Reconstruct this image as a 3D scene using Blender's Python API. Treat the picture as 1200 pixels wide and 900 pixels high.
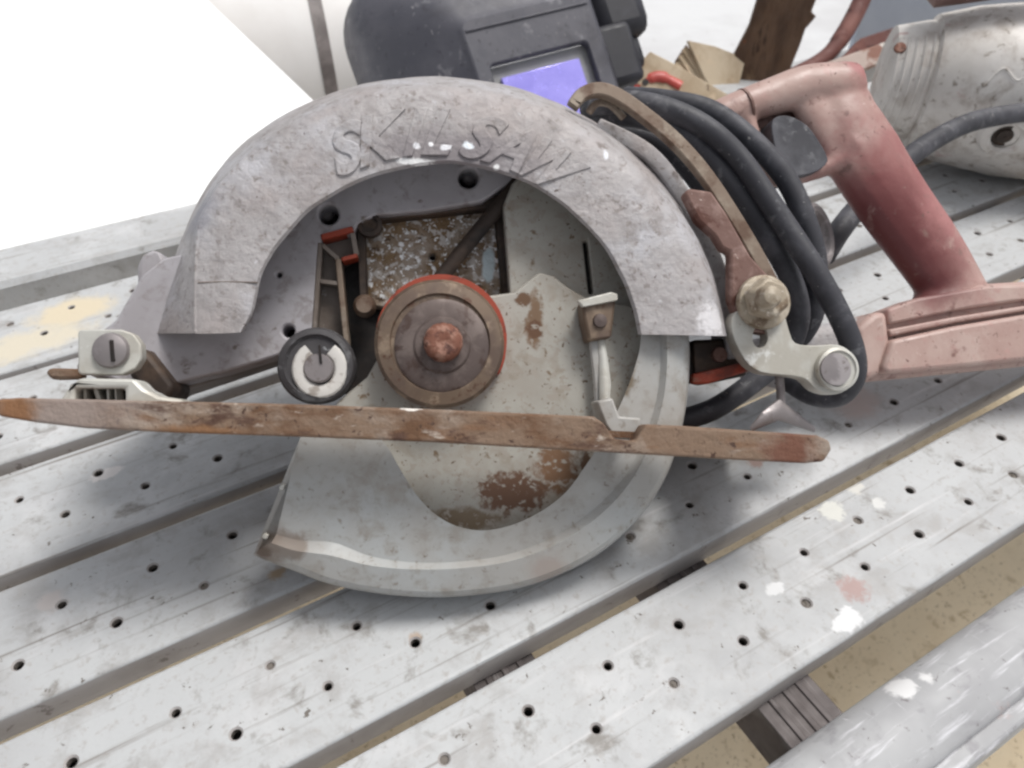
import bpy, bmesh, math, random
from mathutils import Vector, Matrix, noise as mnoise
from mathutils.geometry import delaunay_2d_cdt
random.seed(7)
for o in list(bpy.data.objects):
    bpy.data.objects.remove(o)
SC = bpy.context.scene
COL = SC.collection

# ------------------------------------------------------------------ camera
PITCH, CAM_H, FPX = math.radians(41.7), 0.26, 880.0     # a phone held 26 cm above the bench top
cam_d = bpy.data.cameras.new('camera')
cam = bpy.data.objects.new('camera', cam_d); COL.objects.link(cam)
cam.location = (0, 0, CAM_H)
cam.rotation_euler = (math.pi/2 - PITCH, 0, 0)
cam_d.sensor_width = 36; cam_d.lens = 36*FPX/1200
cam_d.clip_start = 0.01; cam_d.clip_end = 200
cam_d.dof.use_dof = True; cam_d.dof.focus_distance = 0.30; cam_d.dof.aperture_fstop = 15
SC.camera = cam
# ------------------------------------------------------------------ sky, sun, exposure
SUN_EL, SUN_AZ = math.radians(68), math.radians(62)     # azimuth from +Y (away from the camera), negative = left
W = bpy.data.worlds.new('World'); SC.world = W; W.use_nodes = True
wn = W.node_tree.nodes; wl = W.node_tree.links
bg = wn['Background']; bg.inputs[1].default_value = 0.088
sky = wn.new('ShaderNodeTexSky'); sky.sky_type = 'NISHITA'; sky.sun_disc = False
sky.sun_elevation = SUN_EL; sky.sun_rotation = SUN_AZ; sky.dust_density = 4; sky.air_density = 1.0
hs = wn.new('ShaderNodeHueSaturation'); hs.inputs['Saturation'].default_value = 0.22   # overcast: a grey sky
wl.new(sky.outputs[0], hs.inputs['Color']); wl.new(hs.outputs[0], bg.inputs[0])
sun_d = bpy.data.lights.new('sun', 'SUN'); sun_d.energy = 1.5; sun_d.angle = math.radians(20); sun_d.color = (1, .97, .93)
sun = bpy.data.objects.new('sun', sun_d); COL.objects.link(sun)
sd = Vector((math.sin(SUN_AZ)*math.cos(SUN_EL), math.cos(SUN_AZ)*math.cos(SUN_EL), math.sin(SUN_EL)))
sun.rotation_euler = sd.to_track_quat('Z', 'Y').to_euler(); sun.location = sd*3
vs = SC.view_settings
vs.view_transform = 'Standard'; vs.look = 'None'; vs.exposure = 0.56; vs.gamma = 1; vs.use_curve_mapping = False
SC.render.engine = 'CYCLES'
SC.cycles.filter_width = 2.5
SC.cycles.use_denoising = True

# ------------------------------------------------------------------ frames
CAMP = Vector((0, 0, CAM_H))
FW = Vector((0, math.cos(PITCH), -math.sin(PITCH))); UP = Vector((0, math.sin(PITCH), math.cos(PITCH))); RT = Vector((1, 0, 0))
def ray(px, py):
    return RT*(px-600) + UP*(450-py) + FW*FPX
def at_z(px, py, z=0.0):                  # measured point on a level plane
    d = ray(px, py); return CAMP + d*((z-CAM_H)/d.z)
def at_d(px, py, depth):                  # measured point at a depth
    return CAMP + ray(px, py)*(depth/FPX)
# saw frame: X along the shoe, Y square to it, Z square to the blade, towards the viewer; it leans back on the bench
_y = ray(970, 528).cross(ray(0, 478)).normalized()
_z = -ray(487, 503).normalized(); _z = (_z - _y*_z.dot(_y)).normalized()
_x = _y.cross(_z)
def saw_frame(depth):
    M = Matrix((_x, _y, _z)).transposed().to_4x4(); M.translation = at_d(520, 400, depth); return M
def on_plane(M, px, py, z):
    Mi = M.inverted(); o = Mi @ CAMP; d = Mi.to_3x3() @ ray(px, py)
    return o + d*((z-o.z)/d.z)
lo, hi = .2, .4
for _ in range(40):                       # the depth at which the rear rim of the lower guard touches the bench top
    m = (lo+hi)/2; M = saw_frame(m)
    if (M @ on_plane(M, 500, 697, -.013)).z > .0012: lo = m
    else: hi = m
ARB = saw_frame(lo)
BASE = on_plane(ARB, 500, 697, -.013)
SAWM = ARB @ Matrix.Translation(BASE)
def P(px, py, z=0.0):
    return on_plane(ARB, px, py, z) - BASE
PXM = lo/FPX                              # metres per photo pixel at the blade

# ------------------------------------------------------------------ helpers
def lin(c):
    return tuple(((v/255/12.92) if v/255 <= .04045 else ((v/255+.055)/1.055)**2.4) for v in c) + (1,)
def mat(name, base, layers=(), rough=.6, metal=0., bump=None, rvar=.12, spec=.5, emit=None):
    """layers: ('n', colour, scale, lo, hi[, detail, stretch])  noise   |  ('s', colour, centre, radius, scale, amp, soft) one stain"""
    m = bpy.data.materials.new(name); m.use_nodes = True
    nt = m.node_tree; N = nt.nodes; L = nt.links
    b = N['Principled BSDF']
    b.inputs['Metallic'].default_value = metal; b.inputs['Specular IOR Level'].default_value = spec
    tc = N.new('ShaderNodeTexCoord'); obj = tc.outputs['Object']
    def ramp(sock, lo_, hi_):
        r = N.new('ShaderNodeMapRange'); r.interpolation_type = 'SMOOTHSTEP'
        r.inputs['From Min'].default_value = lo_; r.inputs['From Max'].default_value = hi_
        L.new(sock, r.inputs['Value']); return r.outputs['Result']
    def noi(scale, detail=5, stretch=None, dist=.0, seed=0):
        n = N.new('ShaderNodeTexNoise'); n.inputs['Scale'].default_value = scale
        n.inputs['Detail'].default_value = detail; n.inputs['Roughness'].default_value = .62; n.inputs['Distortion'].default_value = dist
        mp = N.new('ShaderNodeMapping'); mp.inputs['Scale'].default_value = stretch or (1, 1, 1)
        mp.inputs['Location'].default_value = (seed*1.37, seed*.71, seed*.93)
        L.new(obj, mp.inputs['Vector']); L.new(mp.outputs[0], n.inputs['Vector']); return n.outputs['Fac']
    cur = N.new('ShaderNodeRGB'); cur.outputs[0].default_value = lin(base); cur = cur.outputs[0]
    for i, l in enumerate(layers):
        if l[0] == 'n':
            f = ramp(noi(l[2], l[5] if len(l) > 5 else 5, l[6] if len(l) > 6 else None, .3, i+1), l[3], l[4])
        else:
            _, _, c, r, sc_, amp, soft = l[:7]
            s = N.new('ShaderNodeVectorMath'); s.operation = 'SUBTRACT'; L.new(obj, s.inputs[0]); s.inputs[1].default_value = c
            if len(l) > 7:
                s2 = N.new('ShaderNodeVectorMath'); s2.operation = 'MULTIPLY'; L.new(s.outputs[0], s2.inputs[0]); s2.inputs[1].default_value = l[7]; s = s2
            ln = N.new('ShaderNodeVectorMath'); ln.operation = 'LENGTH'; L.new(s.outputs[0], ln.inputs[0])
            ma = N.new('ShaderNodeMath'); ma.operation = 'MULTIPLY_ADD'
            nf = noi(sc_, 5, None, .4, i+3)
            L.new(nf, ma.inputs[0]); ma.inputs[1].default_value = amp*r*2; L.new(ln.outputs['Value'], ma.inputs[2])
            f = ramp(ma.outputs[0], r*(1+amp+soft), r*(1+amp-soft))
        mx = N.new('ShaderNodeMix'); mx.data_type = 'RGBA'
        L.new(f, mx.inputs['Factor']); L.new(cur, mx.inputs[6]); mx.inputs[7].default_value = lin(l[1]); cur = mx.outputs[2]
    L.new(cur, b.inputs['Base Color'])
    rr = N.new('ShaderNodeMapRange'); rr.inputs['From Min'].default_value = .3; rr.inputs['From Max'].default_value = .7
    rr.inputs['To Min'].default_value = max(.04, rough-rvar); rr.inputs['To Max'].default_value = min(1, rough+rvar)
    L.new(noi(120, 4, None, 0, 9), rr.inputs['Value']); L.new(rr.outputs[0], b.inputs['Roughness'])
    if bump:
        bp = N.new('ShaderNodeBump'); bp.inputs['Strength'].default_value = bump[1]; bp.inputs['Distance'].default_value = bump[2]
        L.new(noi(bump[0], 6, bump[3] if len(bump) > 3 else None, 0, 5), bp.inputs['Height']); L.new(bp.outputs[0], b.inputs['Normal'])
    if emit:
        b.inputs['Emission Color'].default_value = lin(emit[0]); b.inputs['Emission Strength'].default_value = emit[1]
    return m

def link(name, me, m, parent=None, smooth=35, bevel=0, seg=2, sub=0, shift=None):
    o = bpy.data.objects.new(name, me); COL.objects.link(o)
    if m:
        me.materials.clear()
        for k in (m if isinstance(m, (list, tuple)) else [m]): me.materials.append(k)
    if parent: o.parent = parent
    if bevel:
        b = o.modifiers.new('bevel', 'BEVEL'); b.width = bevel; b.segments = seg; b.limit_method = 'ANGLE'; b.angle_limit = math.radians(40)
        b.harden_normals = False
    if sub:
        s = o.modifiers.new('sub', 'SUBSURF'); s.levels = s.render_levels = sub
    for p in me.polygons: p.use_smooth = True
    me.set_sharp_from_angle(angle=math.radians(smooth))
    return o
def build(name, V, F, m, parent=None, fix=True, **k):
    me = bpy.data.meshes.new(name); me.from_pydata([tuple(v) for v in V], [], F)
    if fix:
        b = bmesh.new(); b.from_mesh(me); bmesh.ops.remove_doubles(b, verts=b.verts, dist=1e-6)
        bmesh.ops.recalc_face_normals(b, faces=b.faces); b.to_mesh(me); b.free()
    me.update()
    return link(name, me, m, parent, **k)
def prism_vf(outer, holes, za, zb):
    """outer/holes: local points (their z ignored), extruded from za to zb along local z"""
    loops = [[Vector((p[0], p[1], 0)) for p in L] for L in [outer]+list(holes)]
    flat = [p for L in loops for p in L]; n = len(flat); ed = []; k = 0
    for L in loops:
        ed += [(k+i, k+(i+1) % len(L)) for i in range(len(L))]; k += len(L)
    cv, _, cf, ov, _, _ = delaunay_2d_cdt([p.xy for p in flat], ed, [], 0, 1e-9)
    def inside(x, y):
        c = False
        for a, b in ed:
            A, B = flat[a], flat[b]
            if (A.y > y) != (B.y > y) and x < (B.x-A.x)*(y-A.y)/(B.y-A.y)+A.x: c = not c
        return c
    tris = []
    for f in cf:
        m = sum((cv[i] for i in f), Vector((0, 0)))/len(f)
        if inside(m.x, m.y) and all(ov[i] for i in f): tris.append(tuple(ov[i][0] for i in f))
    V = [(p.x, p.y, za) for p in flat] + [(p.x, p.y, zb) for p in flat]
    F = [tuple(t) for t in tris] + [tuple(i+n for i in t) for t in tris]
    k = 0
    for L in loops:
        c = len(L)
        for i in range(c):
            a, b = k+i, k+(i+1) % c; F.append((a, b, b+n, a+n))
        k += c
    return V, F
ZB = lambda z: z - BASE.z
def smoothline(pts, n=6, closed=False):
    pts = [Vector(p) for p in pts]; out = []; N = len(pts)
    for i in range(N if closed else N-1):
        if closed: a, b, c, d = pts[(i-1) % N], pts[i], pts[(i+1) % N], pts[(i+2) % N]
        else: a, b, c, d = pts[max(i-1, 0)], pts[i], pts[i+1], pts[min(i+2, N-1)]
        for k in range(n):
            t = k/n
            out.append(.5*((2*b)+(c-a)*t+(2*a-5*b+4*c-d)*t*t+(3*b-a-3*c+d)*t**3))
    if not closed: out.append(pts[-1])
    return out
def sp(name, px, z0, z1, m, parent, holes=(), bevel=.0006, sm=0, **k):
    """a piece of the saw: photo-measured outline on its front plane z1, thickness z1-z0"""
    o = [P(x, y, z1) for x, y in px]
    if sm: o = smoothline(o, sm, True)
    hh = [[P(x, y, z1) for x, y in h] for h in holes]
    V, F = prism_vf(o, hh, ZB(z0), ZB(z1))
    return build(name, V, F, m, parent, bevel=bevel, **k)
def circ(cx, cy, r, n=20, ry=None):
    return [(cx+r*math.cos(2*math.pi*i/n), cy+(ry or r)*math.sin(2*math.pi*i/n)) for i in range(n)]
def tube_vf(pts, r, n=12, flat=1.0, nrm=None):
    pts = [Vector(p) for p in pts]; V = []; F = []; N = len(pts)
    T = [(pts[min(i+1, N-1)]-pts[max(i-1, 0)]).normalized() for i in range(N)]
    u = nrm.copy() if nrm else (Vector((0, 0, 1)) if abs(T[0].z) < .9 else Vector((1, 0, 0)))
    for i in range(N):
        u = (u - T[i]*u.dot(T[i])).normalized(); w = T[i].cross(u)
        R = r[i] if isinstance(r, (list, tuple)) else r
        for k in range(n):
            a = 2*math.pi*k/n; V.append(pts[i] + u*(math.cos(a)*R*flat) + w*(math.sin(a)*R))
    for i in range(N-1):
        for k in range(n):
            F.append((i*n+k, i*n+(k+1) % n, (i+1)*n+(k+1) % n, (i+1)*n+k))
    F.append(tuple(range(n))); F.append(tuple((N-1)*n+k for k in range(n)))
    return V, F
def lathe_vf(c, ax, prof, n=32):
    """prof: (radius, offset along ax)"""
    ax = Vector(ax).normalized(); u = ax.orthogonal().normalized(); w = ax.cross(u); c = Vector(c); V = []; F = []
    for r, h in prof:
        r = max(r, 1e-5)
        for k in range(n):
            a = 2*math.pi*k/n; V.append(c + ax*h + (u*math.cos(a)+w*math.sin(a))*r)
    for i in range(len(prof)-1):
        for k in range(n): F.append((i*n+k, i*n+(k+1) % n, (i+1)*n+(k+1) % n, (i+1)*n+k))
    F.append(tuple(range(n))); F.append(tuple((len(prof)-1)*n+k for k in range(n)))
    return V, F
def slathe(name, px, py, prof, m, parent, z=0, n=32, **k):
    """turned piece of the saw, axis square to the blade; prof in (photo pixels, metres)"""
    s = PXM*(1 - z/lo)
    c = P(px, py, z); V, F = lathe_vf(c, (0, 0, 1), [(r*s, h) for r, h in prof], n)
    return build(name, V, F, m, parent, **k)
def resample(pts, n):
    pts = [Vector(p) for p in pts]; d = [0]
    for a, b in zip(pts, pts[1:]): d.append(d[-1]+(b-a).length)
    out = []; j = 0
    for i in range(n):
        t = d[-1]*i/(n-1)
        while j < len(d)-2 and d[j+1] < t: j += 1
        f = (t-d[j])/max(d[j+1]-d[j], 1e-9); out.append(pts[j].lerp(pts[j+1], min(max(f, 0), 1)))
    return out
def loft_vf(rows, cap=True):
    n = len(rows[0]); V = [v for r in rows for v in r]; F = []
    for i in range(len(rows)-1):
        for k in range(n-1): F.append((i*n+k, i*n+k+1, (i+1)*n+k+1, (i+1)*n+k))
    return V, F
def box_vf(a, b):
    (x0, y0, z0), (x1, y1, z1) = a, b
    V = [(x0, y0, z0), (x1, y0, z0), (x1, y1, z0), (x0, y1, z0), (x0, y0, z1), (x1, y0, z1), (x1, y1, z1), (x0, y1, z1)]
    return V, [(0, 3, 2, 1), (4, 5, 6, 7), (0, 1, 5, 4), (1, 2, 6, 5), (2, 3, 7, 6), (3, 0, 4, 7)]
def join(*vfs):
    V = []; F = []
    for v, f in vfs:
        k = len(V); V += list(v); F += [tuple(i+k for i in q) for q in f]
    return V, F
def thing(name, label, cat, M=None, loc=None, group=None):
    o = bpy.data.objects.new(name, None); COL.objects.link(o); o.empty_display_size = .02
    if M is not None: o.matrix_world = M
    if loc is not None: o.location = loc
    return tag(o, label, cat, group)
def tag(o, label, cat, group=None):
    o['label'] = label; o['category'] = cat
    if group: o['group'] = group
    return o
def structure(o):
    o['kind'] = 'structure'; return o
def wb(name, VF, m, parent=None, **k):
    """build from world coordinates under an unrotated thing"""
    off = parent.location if parent else Vector((0, 0, 0))
    return build(name, [Vector(v)-off for v in VF[0]], VF[1], m, parent, **k)

# ------------------------------------------------------------------ bench frame
BA = math.radians(29.9); GZ = -0.46
BM = Matrix.Translation((0, 0, GZ)) @ Matrix.Rotation(BA, 4, 'Z')
BI = BM.inverted()
def bp(px, py, z=0): return BI @ at_z(px, py, z)       # a photo point on the bench top, in bench coordinates
TOP = -GZ                                              # the bench top in bench coordinates

# ------------------------------------------------------------------ setting
m_ground = mat('pale_concrete', (208, 209, 210), [('n', (196, 196, 197), 3, .4, .65), ('n', (170, 168, 164), 40, .64, .72)], .9, bump=(60, .4, .003))
g = wb('ground', ([(-40, -20, GZ), (40, -20, GZ), (40, 60, GZ), (-40, 60, GZ)], [(0, 1, 2, 3)]), m_ground); structure(g)
m_card = mat('cardboard', (218, 202, 174), [('n', (208, 190, 160), 9, .4, .62), ('n', (176, 156, 126), 60, .55, .68), ('n', (150, 130, 102), 240, .58, .68), ('n', (110, 92, 72), 110, .66, .71), ('n', (212, 198, 172), 3, .45, .7)], .9, bump=(200, .15, .0005))
sheets = [((.388, -.30, 0), (1.0, .95), 3, 'long tan cardboard sheet on the ground under the right of the bench'),
          ((-.42, -.28, 0), (.775, .92), -3, 'tan cardboard sheet on the ground under the left of the bench')]
for (s0, q0, zz), (ls, lq), rot, lab in sheets:
    V, F = box_vf((0, 0, .003), (ls, lq, .008))
    o = build('cardboard_sheet', V, F, m_card, None, bevel=.001)
    o.matrix_world = BM @ Matrix.Translation((s0, q0, 0)) @ Matrix.Rotation(math.radians(rot), 4, 'Z')
    tag(o, lab, 'cardboard sheet')

# ------------------------------------------------------------------ the bench
bench = thing('workbench', 'grey aluminium work platform with drilled slats and paint splashes under the saw', 'workbench', BM)
def stain(px, py, col, r, sc=220, amp=.5, soft=.12, st=(1, 1, 1)):
    c = bp(px, py); return ('s', col, (c.x, c.y, TOP), r, sc, amp, soft, st)
alu = [('n', (176, 177, 178), 7, .40, .66), ('n', (168, 167, 166), 55, .48, .72), ('n', (198, 199, 200), 22, .52, .70), ('n', (140, 137, 133), 70, .56, .72),
       ('n', (172, 170, 168), 300, .52, .74, 4), ('n', (112, 106, 100), 240, .665, .72, 4), ('n', (202, 202, 203), 24, .58, .78, 6, (.4, 9, 1)), ('n', (136, 132, 128), 22, .58, .72, 6, (.3, 11, 1))]
stains = [stain(975, 598, (208, 208, 202), .0055, 300, 1.0, .25), stain(1000, 570, (206, 204, 198), .004, 300, 1., .3), stain(1030, 590, (208, 208, 206), .003, 300, 1., .3),
          stain(908, 690, (212, 213, 214), .003, 220, 1.0, .25, (.8, 1.2, 1)), stain(992, 727, (216, 217, 218), .0050, 190, 1.1, .2, (.8, 1.1, 1)),
          stain(1000, 690, (172, 150, 146), .0056, 340, 1.1, .4),
          stain(85, 365, (210, 198, 174), .017, 90, .6, .35, (.8, 1.3, 1)), stain(25, 405, (208, 200, 182), .016, 70, .9, .4, (.5, 1.4, 1)),
          stain(60, 705, (190, 184, 181), .005, 200, .9, .4), stain(125, 555, (212, 208, 206), .005, 300, .6, .2, (.7, 1.5, 1)),
          stain(325, 672, (168, 150, 128), .003, 300, .9, .5), stain(487, 748, (176, 160, 146), .0024, 300, .8, .5),
          stain(885, 540, (168, 146, 138), .004, 260, .9, .3), stain(1000, 470, (186, 174, 170), .012, 120, .8, .5)]
m_slat = mat('worn_aluminium', (188, 190, 191), alu+stains, .58, .05, bump=(260, .35, .0006), rvar=.12, spec=.35)
m_dirt = mat('packed_dirt', (118, 112, 106), [('n', (80, 74, 68), 400, .45, .6)], .95)
m_tubes = mat('brushed_aluminium', (182, 183, 184), [('n', (160, 160, 162), 10, .42, .62), ('n', (150, 149, 152), 80, .54, .70), ('n', (128, 124, 124), 240, .62, .70), ('n', (212, 212, 216), 60, .54, .72, 6, (.6, 6, 1)),
               ('n', (214, 214, 217), 50, .64, .72, 4, (7, .6, 1)), ('n', (188, 166, 162), 20, .66, .72), stain(1055, 806, (226, 226, 226), .0052, 180, 1.1, .25), stain(1085, 800, (226, 226, 226), .003, 200, 1.1, .3)], .62, 0, bump=(140, .2, .0004))
m_edge = mat('shaded_grimy_aluminium_edge', (164, 160, 158), [('n', (148, 143, 140), 20, .42, .66), ('n', (120, 114, 110), 120, .60, .70)], .6, bump=(160, .2, .0004))  # darker tone puts shade into the slat sides; also grime on hole rims
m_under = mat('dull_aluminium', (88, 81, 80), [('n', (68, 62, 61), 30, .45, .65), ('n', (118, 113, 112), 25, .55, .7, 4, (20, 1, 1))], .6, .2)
SLATS = [(.065, .117, (.084, .1015), .0819), (.125, .181, (.1445, .1625), .0075), (.190, .2475, (.209, .2285), .0115), (.2545, .3155, (.276, .295), .0000),
         (.3235, .390, (.344, .366), .011), (.395, .458, (.4215, .441), .005)]
S0, S1 = -.34, 1.16; PIT = .0332; TH = .0125
def slat_mesh(q0, q1, rows, ph):
    V = []; F = []; FM = []
    mid = (rows[0]+rows[1])/2
    rnd = random.Random(int(q0*1e4))
    def quad(a, b, c, d, z=TOP):
        k = len(V); V.extend([(a, c, z), (b, c, z), (b, d, z), (a, d, z)]); F.append((k, k+1, k+2, k+3)); FM.append(0)
    e = .0016
    for ri, (b0, b1) in enumerate(((q0+e, mid), (mid, q1-e))):
        start = ph + ri*PIT/2 - math.ceil((ph + ri*PIT/2 - S0 - .02)/PIT)*PIT + PIT
        n = int((S1-.02-start)/PIT)
        quad(S0, start-PIT/2, b0, b1); quad(start+(n-.5)*PIT, S1, b0, b1)
        for i in range(n):
            cs = start+i*PIT; cq = rows[ri]; a0, a1 = cs-PIT/2, cs+PIT/2
            js, jq = rnd.uniform(-.0006, .0006), rnd.uniform(-.0005, .0005)
            per = []
            for (xa, ya), (xb, yb) in (((a1, b0), (a1, b1)), ((a1, b1), (a0, b1)), ((a0, b1), (a0, b0)), ((a0, b0), (a1, b0))):
                for t in range(3): per.append((xa+(xb-xa)*t/3, ya+(yb-ya)*t/3))
            k = len(V); r = .00175*rnd.uniform(.82, 1.12); fill = rnd.random() < .16
            angs = [-math.pi/4+2*math.pi*j/12 for j in range(12)]
            V.extend([(x, y, TOP) for x, y in per])
            for rr, zz in ((r+.0007, TOP), (r, TOP-.0006), (r, TOP-(.0011 if fill else .003))):
                V.extend([(cs+js+rr*math.cos(a), cq+jq+rr*math.sin(a), zz) for a in angs])
            for lay in range(3):
                for j in range(12):
                    F.append((k+lay*12+j, k+lay*12+(j+1) % 12, k+(lay+1)*12+(j+1) % 12, k+(lay+1)*12+j)); FM.append((0, 2, 1)[lay])
            if fill: F.append(tuple(k+36+j for j in range(12))); FM.append(1)
    # rolled edges, flanges and ends
    for qq, sg in ((q0, 1), (q1, -1)):
        prof = [(qq+sg*e, TOP), (qq+sg*.0006, TOP-.0003), (qq, TOP-.0012), (qq, TOP-TH), (qq+sg*.003, TOP-TH), (qq+sg*.003, TOP-.003)]
        ns = 60; k = len(V)
        for i in range(ns+1):
            s = S0+(S1-S0)*i/ns
            dent = mnoise.noise(Vector((s*30, qq*90, 3)))*.0003
            for j, (a, b) in enumerate(prof): V.append((s, a+(dent if 0 < j < 4 else 0), b))
        m_ = len(prof)
        for i in range(ns):
            for j in range(m_-1):
                F.append((k+i*m_+j, k+(i+1)*m_+j, k+(i+1)*m_+j+1, k+i*m_+j+1)); FM.append(2 if j >= 2 else 0)
    k = len(V)                                            # underside skin
    V.extend([(S0, q0+.003, TOP-TH+.0006), (S1, q0+.003, TOP-TH+.0006), (S1, q1-.003, TOP-TH+.0006), (S0, q1-.003, TOP-TH+.0006)])
    F.append((k, k+1, k+2, k+3)); FM.append(2)
    return V, F, FM
for q0, q1, rows, ph in SLATS:
    V, F, FM = slat_mesh(q0, q1, rows, ph)
    o = build('slat', V, F, [m_slat, m_dirt, m_edge], bench, fix=False, smooth=40)
    for p, i in zip(o.data.polygons, FM): p.material_index = i
# front rail: a round-edged extrusion with a lip; rear rail: a deep box section
prof = [(.0185, -.030), (.0185, -.003), (.0200, -.001), (.024, .0005), (.030, .0035), (.036, .0035), (.042, .001), (.0462, -.004), (.0478, -.011), (.0478, -.030)]
rows = [[Vector((s, q, TOP+z)) for s in (S0, -.05, .1, .25, .4, .7, S1)] for q, z in prof]
build('front_rail', *loft_vf(rows), m_tubes, bench, smooth=50)
V, F = box_vf((S0, .0125, TOP-.034), (S1, .0195, TOP-.006)); build('rail_lip', V, F, m_tubes, bench, bevel=.0015)
prof = [(.486, -.036), (.486, -.002), (.489, .0015), (.520, .0015), (.533, .000), (.536, -.004), (.536, -.036)]
rows = [[Vector((s, q, TOP+z)) for s in (S0, 0, .3, .6, S1)] for q, z in prof]
build('rear_rail', *loft_vf(rows), m_slat, bench, smooth=35)
# cross members under the slats, legs
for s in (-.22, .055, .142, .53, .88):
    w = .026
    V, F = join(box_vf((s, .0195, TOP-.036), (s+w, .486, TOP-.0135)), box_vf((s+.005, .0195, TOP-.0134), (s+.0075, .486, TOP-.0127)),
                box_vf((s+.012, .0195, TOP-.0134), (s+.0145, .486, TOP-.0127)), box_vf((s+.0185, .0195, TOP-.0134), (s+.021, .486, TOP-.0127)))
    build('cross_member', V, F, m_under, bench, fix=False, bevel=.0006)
for s in (-.30, 1.10):
    for q in (.022, .500):
        V, F = box_vf((s, q, 0), (s+.028, q+.024, TOP-.0362)); build('leg', V, F, m_tubes, bench, bevel=.002)

# ------------------------------------------------------------------ the saw
saw = thing('circular_saw', 'old worn circular saw with rusty shoe and wound black cord, lying tilted on the bench', 'circular saw', SAWM)
def sstain(px, py, z, col, r, sc=160, amp=.6, soft=.2, st=(1, 1, .3)):
    c = P(px, py, z); return ('s', col, tuple(c), r, sc, amp, soft, st)
m_cast = mat('worn_cast_metal', (170, 166, 166), [('n', (182, 181, 185), 30, .45, .65), ('n', (163, 155, 153), 24, .46, .70), ('n', (152, 147, 146), 110, .46, .70), ('n', (138, 131, 128), 300, .54, .70, 4), ('n', (116, 107, 103), 80, .60, .72), ('n', (196, 195, 198), 200, .64, .74), ('n', (104, 94, 90), 380, .69, .74, 3),
         sstain(540, 182, .012, (134, 128, 130), .014, 110, .8, .6, (.5, 1.6, .3)), sstain(225, 240, .01, (134, 134, 142), .009, 120, .8, .7),
         sstain(488, 172, .012, (232, 232, 236), .0012, 420, .9, .3), sstain(522, 174, .012, (232, 232, 236), .0016, 420, .9, .3, (.8, 1.3, .3)), sstain(548, 172, .012, (226, 232, 238), .0018, 420, .9, .3, (.9, 1.2, .3)),
         sstain(485, 190, .012, (226, 226, 226), .0026, 420, .9, .3, (.4, 2, .3)), sstain(582, 196, .012, (226, 226, 226), .0011, 420, .9, .3), sstain(505, 171, .012, (235, 235, 238), .001, 300, .5),
         sstain(710, 182, .012, (214, 216, 222), .0014, 500, 1., .4, (1.6, .7, .3)), sstain(835, 375, .012, (216, 214, 216), .006, 400, 1.0, .4)],
         .58, .15, bump=(300, .8, .0009))
m_guard = mat('grey_painted_guard', (170, 168, 164), [('n', (177, 179, 178), 20, .42, .62), ('n', (156, 150, 142), 40, .50, .70), ('n', (156, 151, 144), 150, .48, .72), ('n', (146, 140, 132), 330, .58, .72, 4), ('n', (120, 108, 97), 260, .66, .74), ('n', (96, 80, 66), 60, .70, .76),
         sstain(320, 640, .006, (128, 116, 106), .006, 180, 1., .6), sstain(306, 648, .006, (96, 80, 68), .003, 240, .8, .5), sstain(345, 640, .006, (136, 126, 117), .005, 200, .8, .3),
         sstain(735, 440, .006, (120, 108, 92), .004, 200, .9, .4, (1.4, .5, .3)), sstain(640, 668, .006, (164, 154, 147), .007, 90, .8, .5)],
         .5, .05, bump=(150, .25, .0005))
rust = (100, 72, 54)
m_disc = mat('stained_plate', (168, 165, 157), [('n', (158, 153, 144), 30, .45, .65), ('n', (150, 142, 130), 110, .52, .70), ('n', (118, 100, 80), 240, .59, .69), ('n', (96, 76, 58), 420, .63, .70, 3),
         sstain(605, 578, .001, rust, .0085, 240, 1.0, .22, (.65, 1.15, .3)), sstain(655, 548, .001, (118, 88, 64), .0075, 260, 1.2, .35, (.9, .8, .3)), sstain(570, 580, .001, rust, .0028, 220, .6, .2, (.7, 1.5, .3)),
         sstain(628, 372, .001, (118, 94, 72), .0056, 260, 1.1, .35, (1.7, .55, .3)), sstain(615, 350, .001, (100, 74, 52), .003, 260, .8, .2), sstain(628, 385, .001, (96, 66, 44), .0034, 260, .8, .2),
         sstain(545, 610, .001, (120, 104, 84), .008, 140, 1., .4, (.5, 2, .3)), sstain(690, 540, .001, (92, 70, 54), .004, 260, 1.1, .4, (1.6, .6, .3)), ('n', (158, 151, 141), 230, .55, .62), ('n', (88, 68, 52), 300, .665, .70)],
         .55, .05, bump=(180, .3, .0005))
m_house = mat('grey_gear_case', (176, 173, 177), [('n', (162, 158, 161), 30, .42, .65), ('n', (148, 142, 142), 140, .52, .68), ('n', (120, 110, 104), 110, .62, .71)], .6, .05, bump=(180, .2, .0004))
m_nose = mat('dirty_gear_case', (134, 124, 117), [('n', (100, 89, 80), 25, .42, .65), ('n', (168, 162, 158), 90, .62, .71)], .65, .05, bump=(180, .3, .0005))
m_dark = mat('greasy_dark_metal', (58, 48, 42), [('n', (84, 68, 56), 60, .45, .65), ('n', (34, 28, 26), 40, .55, .7)], .6, .2, bump=(200, .4, .0006))
m_grime_shadow = mat('grime_and_slot_shadow', (26, 20, 18), [('n', (44, 34, 28), 70, .45, .65)], .55, 0, bump=(200, .4, .0006))
m_text = mat('corroded_speckled_plate', (158, 144, 130), [('n', (128, 104, 76), 60, .44, .60), ('n', (196, 190, 184), 260, .52, .60, 3), ('n', (240, 240, 240), 420, .58, .63, 2), ('n', (92, 72, 54), 240, .58, .66), ('n', (110, 86, 60), 90, .6, .68), 
          sstain(573, 308, -.02, (206, 220, 224), .0045, 220, .5, .2, (1.6, .6, .3))], .4, .45, bump=(300, 1.0, .0012))
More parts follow.
